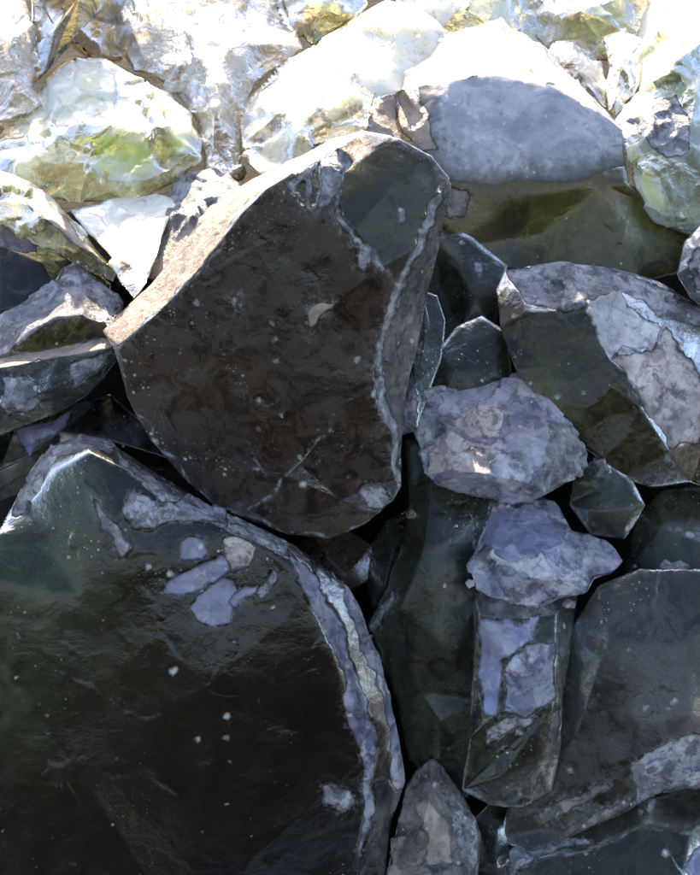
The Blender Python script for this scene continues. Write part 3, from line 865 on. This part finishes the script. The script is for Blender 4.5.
rock('glass_slab', 'thick slab at the upper right with a frosted face in painted lavender sheen over a dark olive base',
     [(392, 92, -180), (404, 62, -205), (440, 35, -232), (500, 22, -242), (548, 46, -225), (578, 80, -190), (610, 114, -158), (624, 130, -142), (628, 182, -121), (650, 205, -140), (710, 212, -160), (712, 262, -152), (642, 285, -135), (560, 282, -135),
      (500, 272, -135), (460, 246, -128), (432, 220, -120), (436, 175, -112), (420, 150, -112), (400, 132, -135)],
     [(402, 88, -150), (450, 80, -136), (500, 74, -136), (550, 86, -134), (600, 112, -138),
      (440, 142, -112), (470, 152, -108), (530, 150, -108), (580, 141, -116),
      (450, 190, -112), (530, 195, -114), (600, 185, -120), (540, 235, -138), (425, 118, -122)],
     [(0, 20, 21, 22, 23, 24, 7), (18, 25, 26, 27, 28, 7), (17, 29, 30, 31, 8), (21, 33, 25)],
     'olive_glass',
     [('lavender_face', [(425, 40), (500, 30), (560, 50), (640, 110), (660, 150), (606, 172), (530, 184), (470, 184), (426, 172), (420, 110)], 'lavender_sheen_facet', 0, 'frosted face with painted lavender sky sheen'),
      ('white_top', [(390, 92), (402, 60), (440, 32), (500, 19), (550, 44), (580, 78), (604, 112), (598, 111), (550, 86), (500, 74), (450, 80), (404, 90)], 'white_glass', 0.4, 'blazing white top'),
      ('brown_stripe', [(394, 94), (412, 88), (428, 112), (436, 150), (420, 152), (404, 132)], 'tan_crust', 0.2),
      ('brown_chip', [(438, 190), (452, 186), (470, 196), (466, 214), (450, 218), (437, 214)], 'brown_crust', 0.8)],
     deep=150, glow_tints=[(560, 225, 45, 0.5), (470, 235, 40, 0.35), (640, 225, 30, 0.6)], wear=0.3, smooth=25, ridge_wear=False)

rock('glass_rock', 'pale ring shaped rock with brown edges in the hollow above the lavender slab',
     [(545, 52, -240), (556, 40, -250), (575, 38, -252), (592, 50, -245), (600, 62, -235), (606, 92, -205), (608, 112, -185), (594, 100, -188), (572, 84, -205), (556, 70, -222)],
     [(572, 58, -216), (588, 84, -194)], [(2, 10, 11, 6)],
     'bubbly_glass', [('brown_edge', [(560, 64), (574, 82), (596, 100), (606, 110), (600, 96), (584, 84), (570, 66)], 'amber_glass', 0.3)],
     deep=70, wear=0.2, L=3.0)

rock('glass_shard', 'white upright shard with an amber inner edge left of the top right boulder',
     [(600, 36, -255), (622, 28, -262), (642, 42, -250), (642, 70, -222), (634, 96, -195), (616, 118, -168), (608, 112, -172), (604, 92, -192), (608, 66, -218)],
     [(622, 60, -208), (616, 96, -176)], [(1, 9, 10, 5)],
     'pale_glass', [('amber_edge', [(602, 60), (612, 52), (620, 74), (618, 98), (610, 112), (605, 92), (608, 76)], 'amber_glass', 0.3)],
     deep=70, wear=0.3, L=3.0)

rock('glass_boulder', 'pale greenish glass boulder in the top right corner with a blazing white top',
     [(614, 120, -165), (638, 92, -195), (632, 40, -270), (650, -15, -300), (700, -20, -295), (765, -30, -300), (765, 240, -120), (720, 246, -122), (690, 240, -120), (655, 222, -124), (634, 186, -124), (628, 152, -132)],
     [(650, 90, -165), (672, 66, -165), (712, 32, -180), (650, 130, -132), (690, 140, -120), (670, 190, -108), (720, 180, -112), (640, 145, -130)],
     [(0, 12, 13, 14, 5), (19, 17, 8), (12, 15, 19)],
     'mist_glass',
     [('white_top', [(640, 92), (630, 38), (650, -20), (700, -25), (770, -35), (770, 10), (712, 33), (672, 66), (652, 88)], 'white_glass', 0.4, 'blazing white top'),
      ('lime_edge', [(627, 134), (640, 145), (655, 172), (672, 203), (688, 219), (660, 211), (640, 197), (629, 178)], 'lime_glass', 0.4, 'lime green left edge'),
      ('blue_crust', [(626, 124), (650, 104), (672, 92), (694, 120), (690, 150), (668, 160), (648, 140)], 'lilac_crust', 0.2)],
     deep=150, glow_tints=[(650, 170, 30, 0.8), (695, 75, 40, 0.9), (690, 210, 30, 0.4)], wear=0.3, jag=(36, 8))

rock('glass_rock', 'white crumbly rock at the top edge right of the olive yellow rock',
     [(392, -50, -335), (525, -50, -335), (560, 0, -300), (570, 50, -275), (500, 60, -260), (432, 38, -248), (396, 12, -270)],
     [(460, 5, -255), (430, -20, -285), (505, -10, -275)], [(1, 9, 7, 5)],
     'pale_glass', [('white_face', [(392, -40), (470, -40), (462, 6), (440, 30), (400, 14)], 'white_glass', 0.3)],
     deep=100, wear=0.2, jag=(26, 9))

rock('glass_rock', 'yellowish grey knobbly rock at the top edge left of the top right corner',
     [(518, -50, -345), (655, -50, -350), (702, -14, -315), (645, 28, -278), (625, 60, -265), (570, 58, -268), (530, 40, -275)],
     [(580, 10, -262), (625, -10, -285)], [(0, 7, 8, 2), (7, 4)],
     'bubbly_glass', [('straw_face', [(560, 40), (580, 12), (622, -8), (642, 24), (602, 42)], 'straw_glass', 0.2)],
     deep=100, glow_tints=[(600, 20, 50, 0.5)], wear=0.2, jag=(26, 11))

# small rocks in the gaps, right of the central boulder
rock('glass_shard', 'thin grey upright sliver against the right flank of the central boulder',
     [(400, 405, -10), (414, 345, -28), (424, 290, -42), (438, 294, -42), (446, 320, -34), (441, 360, -22), (428, 398, -8), (417, 432, 4), (401, 436, 8)],
     [(424, 340, -22), (414, 385, -2), (432, 330, -28)], [(2, 9, 10, 7)],
     'green_glass', [('pale_blue_chip', [(401, 368), (413, 376), (420, 400), (417, 430), (403, 424), (399, 395)], 'lilac_crust', 0.8, 'pale blue chip at the foot')],
     deep=80, wear=0.12, L=3.2)

rock('glass_rock', 'small dark grey rock in the gap above the pale lilac crusted rock',
     [(424, 388, -60), (440, 345, -64), (456, 325, -68), (482, 314, -70), (508, 332, -64), (516, 385, -60), (480, 400, -50), (440, 400, -52)],
     [(470, 340, -58), (455, 370, -46), (495, 365, -52)], [(2, 8, 9, 7), (8, 10)],
     'green_glass', [], deep=90, wear=0.12, jag=(26, 6), smooth=8)

rock('glass_rock', 'dark brown rock in the shadow under the left end of the lavender slab',
     [(420, 310, -125), (430, 215, -140), (470, 236, -120), (508, 265, -114), (504, 300, -104), (494, 335, -105), (440, 350, -105)],
     [(462, 268, -108), (475, 300, -96)], [(1, 7, 8, 5)],
     'green_glass', [('grey_chip', [(474, 262), (486, 264), (484, 274), (474, 272)], 'lilac_crust', 0.8)], deep=90, wear=0.12, jag=(28, 6), smooth=8)

rock('glass_rock', 'small dark grey rock beside the right tip of the blue lilac wedge',
     [(572, 480, -34), (596, 455, -38), (632, 478, -32), (646, 505, -26), (625, 540, -30), (590, 535, -30), (568, 505, -42)],
     [(605, 485, -25), (600, 512, -16)], [(1, 7, 8, 5)],
     'green_glass', [('grey_chip', [(592, 462), (606, 460), (610, 476), (598, 480)], 'grey_crust', 0.5)], deep=90, wear=0.12, glow_tints=[(600, 500, 40, 0.4)], jag=(24, 6), smooth=8)

rock('glass_rock', 'dark bluish rock at the right edge below the crusted olive rock',
     [(622, 570, -70), (636, 515, -85), (660, 490, -90), (745, 478, -90), (745, 610, -50), (640, 605, -50)],
     [(660, 530, -58), (700, 545, -50)], [(2, 6, 7, 4)],
     'green_glass', [], deep=100, wear=0.12, glow_tints=[(670, 520, 50, 0.4)], jag=(34, 6), smooth=8)

rock('glass_chip', 'tiny pale crumb lying on top of the wide dark grey boulder',
     [(655, 566, -20), (664, 556, -24), (672, 562, -22), (682, 558, -22), (690, 566, -18), (684, 574, -12), (664, 574, -12)],
     [(672, 567, -8)], [], 'grey_crust', [], deep=22, wear=0.1, L=2.5)

rock('glass_rock', 'grey rounded rock at the right edge under the pale greenish top right boulder',
     [(676, 275, -85), (684, 242, -98), (700, 224, -104), (745, 218, -108), (745, 318, -70), (706, 310, -66), (690, 298, -72)],
     [(700, 258, -72), (722, 280, -58)], [(2, 7, 8, 4)],
     'grey_glass', [('pale_face', [(686, 262), (698, 246), (712, 262), (706, 296), (692, 290)], 'lilac_crust', 0.3)], deep=90, wear=0.4)

# dim rocks deep in the gaps
rock('glass_rock', 'small black rock deep in the dark gap below the tip of the central boulder',
     [(285, 560, -70), (310, 530, -80), (345, 528, -84), (372, 545, -80), (368, 580, -64), (340, 600, -58), (305, 590, -60)],
     [(325, 555, -44), (345, 575, -40)], [(1, 7, 8, 4)], 'brown_glass', [], deep=90, wear=0.12, jag=(26, 6))

rock('glass_rock', 'small dark green rock deep in the gap left of the tall dark slab',
     [(360, 560, -78), (385, 520, -86), (415, 505, -90), (420, 560, -80), (400, 610, -66), (372, 610, -64)],
     [(392, 555, -58), (385, 585, -52)], [(1, 6, 7, 4)], 'green_glass', [], deep=80, wear=0.12, jag=(26, 6))

rock('glass_rock', 'small dark rock wedged at the bottom between the lumpy brown rock and the grey boulder',
     [(470, 820, -30), (492, 800, -36), (520, 812, -34), (520, 850, -24), (500, 885, -16), (478, 870, -18)],
     [(497, 830, -10), (496, 860, -4)], [(1, 6, 7, 4)], 'green_glass', [], deep=80, wear=0.12, jag=(22, 5))

# loose splinters lying on ledges
rock('glass_splinter', 'thin pale splinter bridging the central boulder and the pale lilac crusted rock',
     [(412, 399, 14), (424, 391, 10), (438, 386, 4), (447, 384, 0), (449, 390, 2), (436, 395, 8), (420, 403, 16)],
     [(430, 393, 14)], [], 'grey_crust', [], deep=20, wear=0.1, L=2.0)
rock('glass_crumb', 'tiny white crumb at the left foot of the blue lilac wedge',
     [(463, 583, 12), (468, 577, 10), (475, 579, 12), (476, 586, 16), (469, 590, 18)],
     [(469, 583, 20)], [], 'white_crust', [], deep=16, wear=0.1, L=1.8)
rock('glass_crumb', 'tiny grey crumb in the notch under the right end of the blue lilac wedge',
     [(560, 604, 14), (567, 598, 12), (575, 600, 14), (574, 607, 18), (565, 610, 18)],
     [(567, 604, 20)], [], 'grey_crust', [], deep=18, wear=0.1, L=1.8)
rock('glass_crumb', 'tiny greenish crumb on top of the tall dark slab beside the black gap',
     [(404, 512, -22), (410, 506, -24), (417, 509, -22), (416, 516, -18), (408, 519, -18)],
     [(410, 512, -12)], [], 'straw_glass', [], deep=26, wear=0.1, L=1.8)

# ------------------------------------------------------------------ ground
def ground():
    def prof(y):
        if y > 1100:
            return -190 + (y - 1100) / math.tan(PITCH)
        if y > 260:
            return -190.0
        if y > -250:
            return -190 - 0.95 * (260 - y)
        return -190 - 0.95 * 510 - (-250 - y) / math.tan(PITCH)
    xs = np.concatenate([-300 - np.geomspace(20, 80000, 26)[::-1], np.linspace(-280, 980, 86), 980 + np.geomspace(20, 80000, 26)])
    ys = np.concatenate([-250 - np.geomspace(20, 50000, 26)[::-1], np.linspace(-250, 1100, 92), 1100 + np.geomspace(15, 50000, 40)])
    V = []
    for y in ys:
        for x in xs:
            h = prof(y)
            h += 9 * noise.noise((x / 60, y / 60, 3)) + 4 * noise.noise((x / 22, y / 22, 9))
            # plain metric frame (no perspective): x right, y down the slope, h out of it
            V.append(CEN + (x - 350) * S * R_ + (437.5 - y) * S * U_ + h * S * W_)
    V = np.array(V)
    nx = len(xs)
    T = []
    for j in range(len(ys) - 1):
        for i in range(nx - 1):
            a = j * nx + i
            T += [(a, a + nx, a + 1), (a + 1, a + nx, a + nx + 1)]
    T = np.array(T)
    N = normals(V, T)
    if N[:, 2].mean() < 0:
        T = T[:, ::-1].copy()
        N = -N
    n = NT('dark_earth')
    c = n.mix(n.ramp(n.noise(20, 6, 0.65), 0.35, 0.7), (0.012, 0.010, 0.008), (0.035, 0.028, 0.022))
    c = n.mix(n.specks(90, 0.45, 0.25), c, (0.10, 0.09, 0.08))
    n.link(c, n.b.inputs['Base Color'])
    n.b.inputs['Roughness'].default_value = 0.9
    n.link(n.bump(n.noise(120, 8, 0.7), 0.8, 0.008), n.b.inputs['Normal'])
    M['dark_earth'] = n.m
    o = mesh_object('ground', V, T, N, {}, 'dark_earth', np.zeros(3))
    o['kind'] = 'structure'
    o['label'] = 'dark earth mound under the heap of glassy rocks'


ground()

# ------------------------------------------------------------------ light
SUN_EL = math.radians(46)
SUN_AZ = math.radians(-12)          # from straight behind the mound, a little to the left
sdir = Vector((math.sin(SUN_AZ) * math.cos(SUN_EL), math.cos(SUN_AZ) * math.cos(SUN_EL), math.sin(SUN_EL)))
w = bpy.data.worlds.new('World')
sc.world = w
w.use_nodes = True
nt = w.node_tree
nt.nodes.clear()
sky = nt.nodes.new('ShaderNodeTexSky')
sky.sky_type = 'NISHITA'
sky.sun_disc = False
sky.sun_elevation = SUN_EL
sky.sun_rotation = SUN_AZ
sky.dust_density = 1.5
sky.air_density = 0.85
bg = nt.nodes.new('ShaderNodeBackground')
bg.inputs['Strength'].default_value = 0.15
wo = nt.nodes.new('ShaderNodeOutputWorld')
nt.links.new(sky.outputs[0], bg.inputs[0])
nt.links.new(bg.outputs[0], wo.inputs[0])
sl = bpy.data.lights.new('sun', 'SUN')
sl.energy = 5.0
sl.angle = math.radians(0.5)
sl.color = (1.0, 0.89, 0.74)
so = bpy.data.objects.new('sun', sl)
so.rotation_euler = sdir.to_track_quat('Z', 'Y').to_euler()
so.location = sdir * 5
col.objects.link(so)

# ------------------------------------------------------------------ camera
cd = bpy.data.cameras.new('camera')
co_ = bpy.data.objects.new('camera', cd)
col.objects.link(co_)
cd.sensor_fit = 'VERTICAL'
cd.sensor_height = 24
cd.lens = 24 * DIST / 875.0
cd.clip_start = 0.01
cd.clip_end = 200
co_.location = Vector(CEN + W_ * DIST * S)
co_.rotation_euler = (math.radians(90) - PITCH, 0, 0)
sc.camera = co_

sc.view_settings.view_transform = 'Standard'
sc.view_settings.look = 'None'
sc.view_settings.exposure = 1.5
sc.view_settings.gamma = 1.0
sc.view_settings.use_white_balance = True          # the camera is balanced for open shade
sc.view_settings.white_balance_temperature = 7300
sc.cycles.max_bounces = 10
sc.cycles.transmission_bounces = 8
sc.cycles.sample_clamp_indirect = 6.0
sc.cycles.use_denoising = True
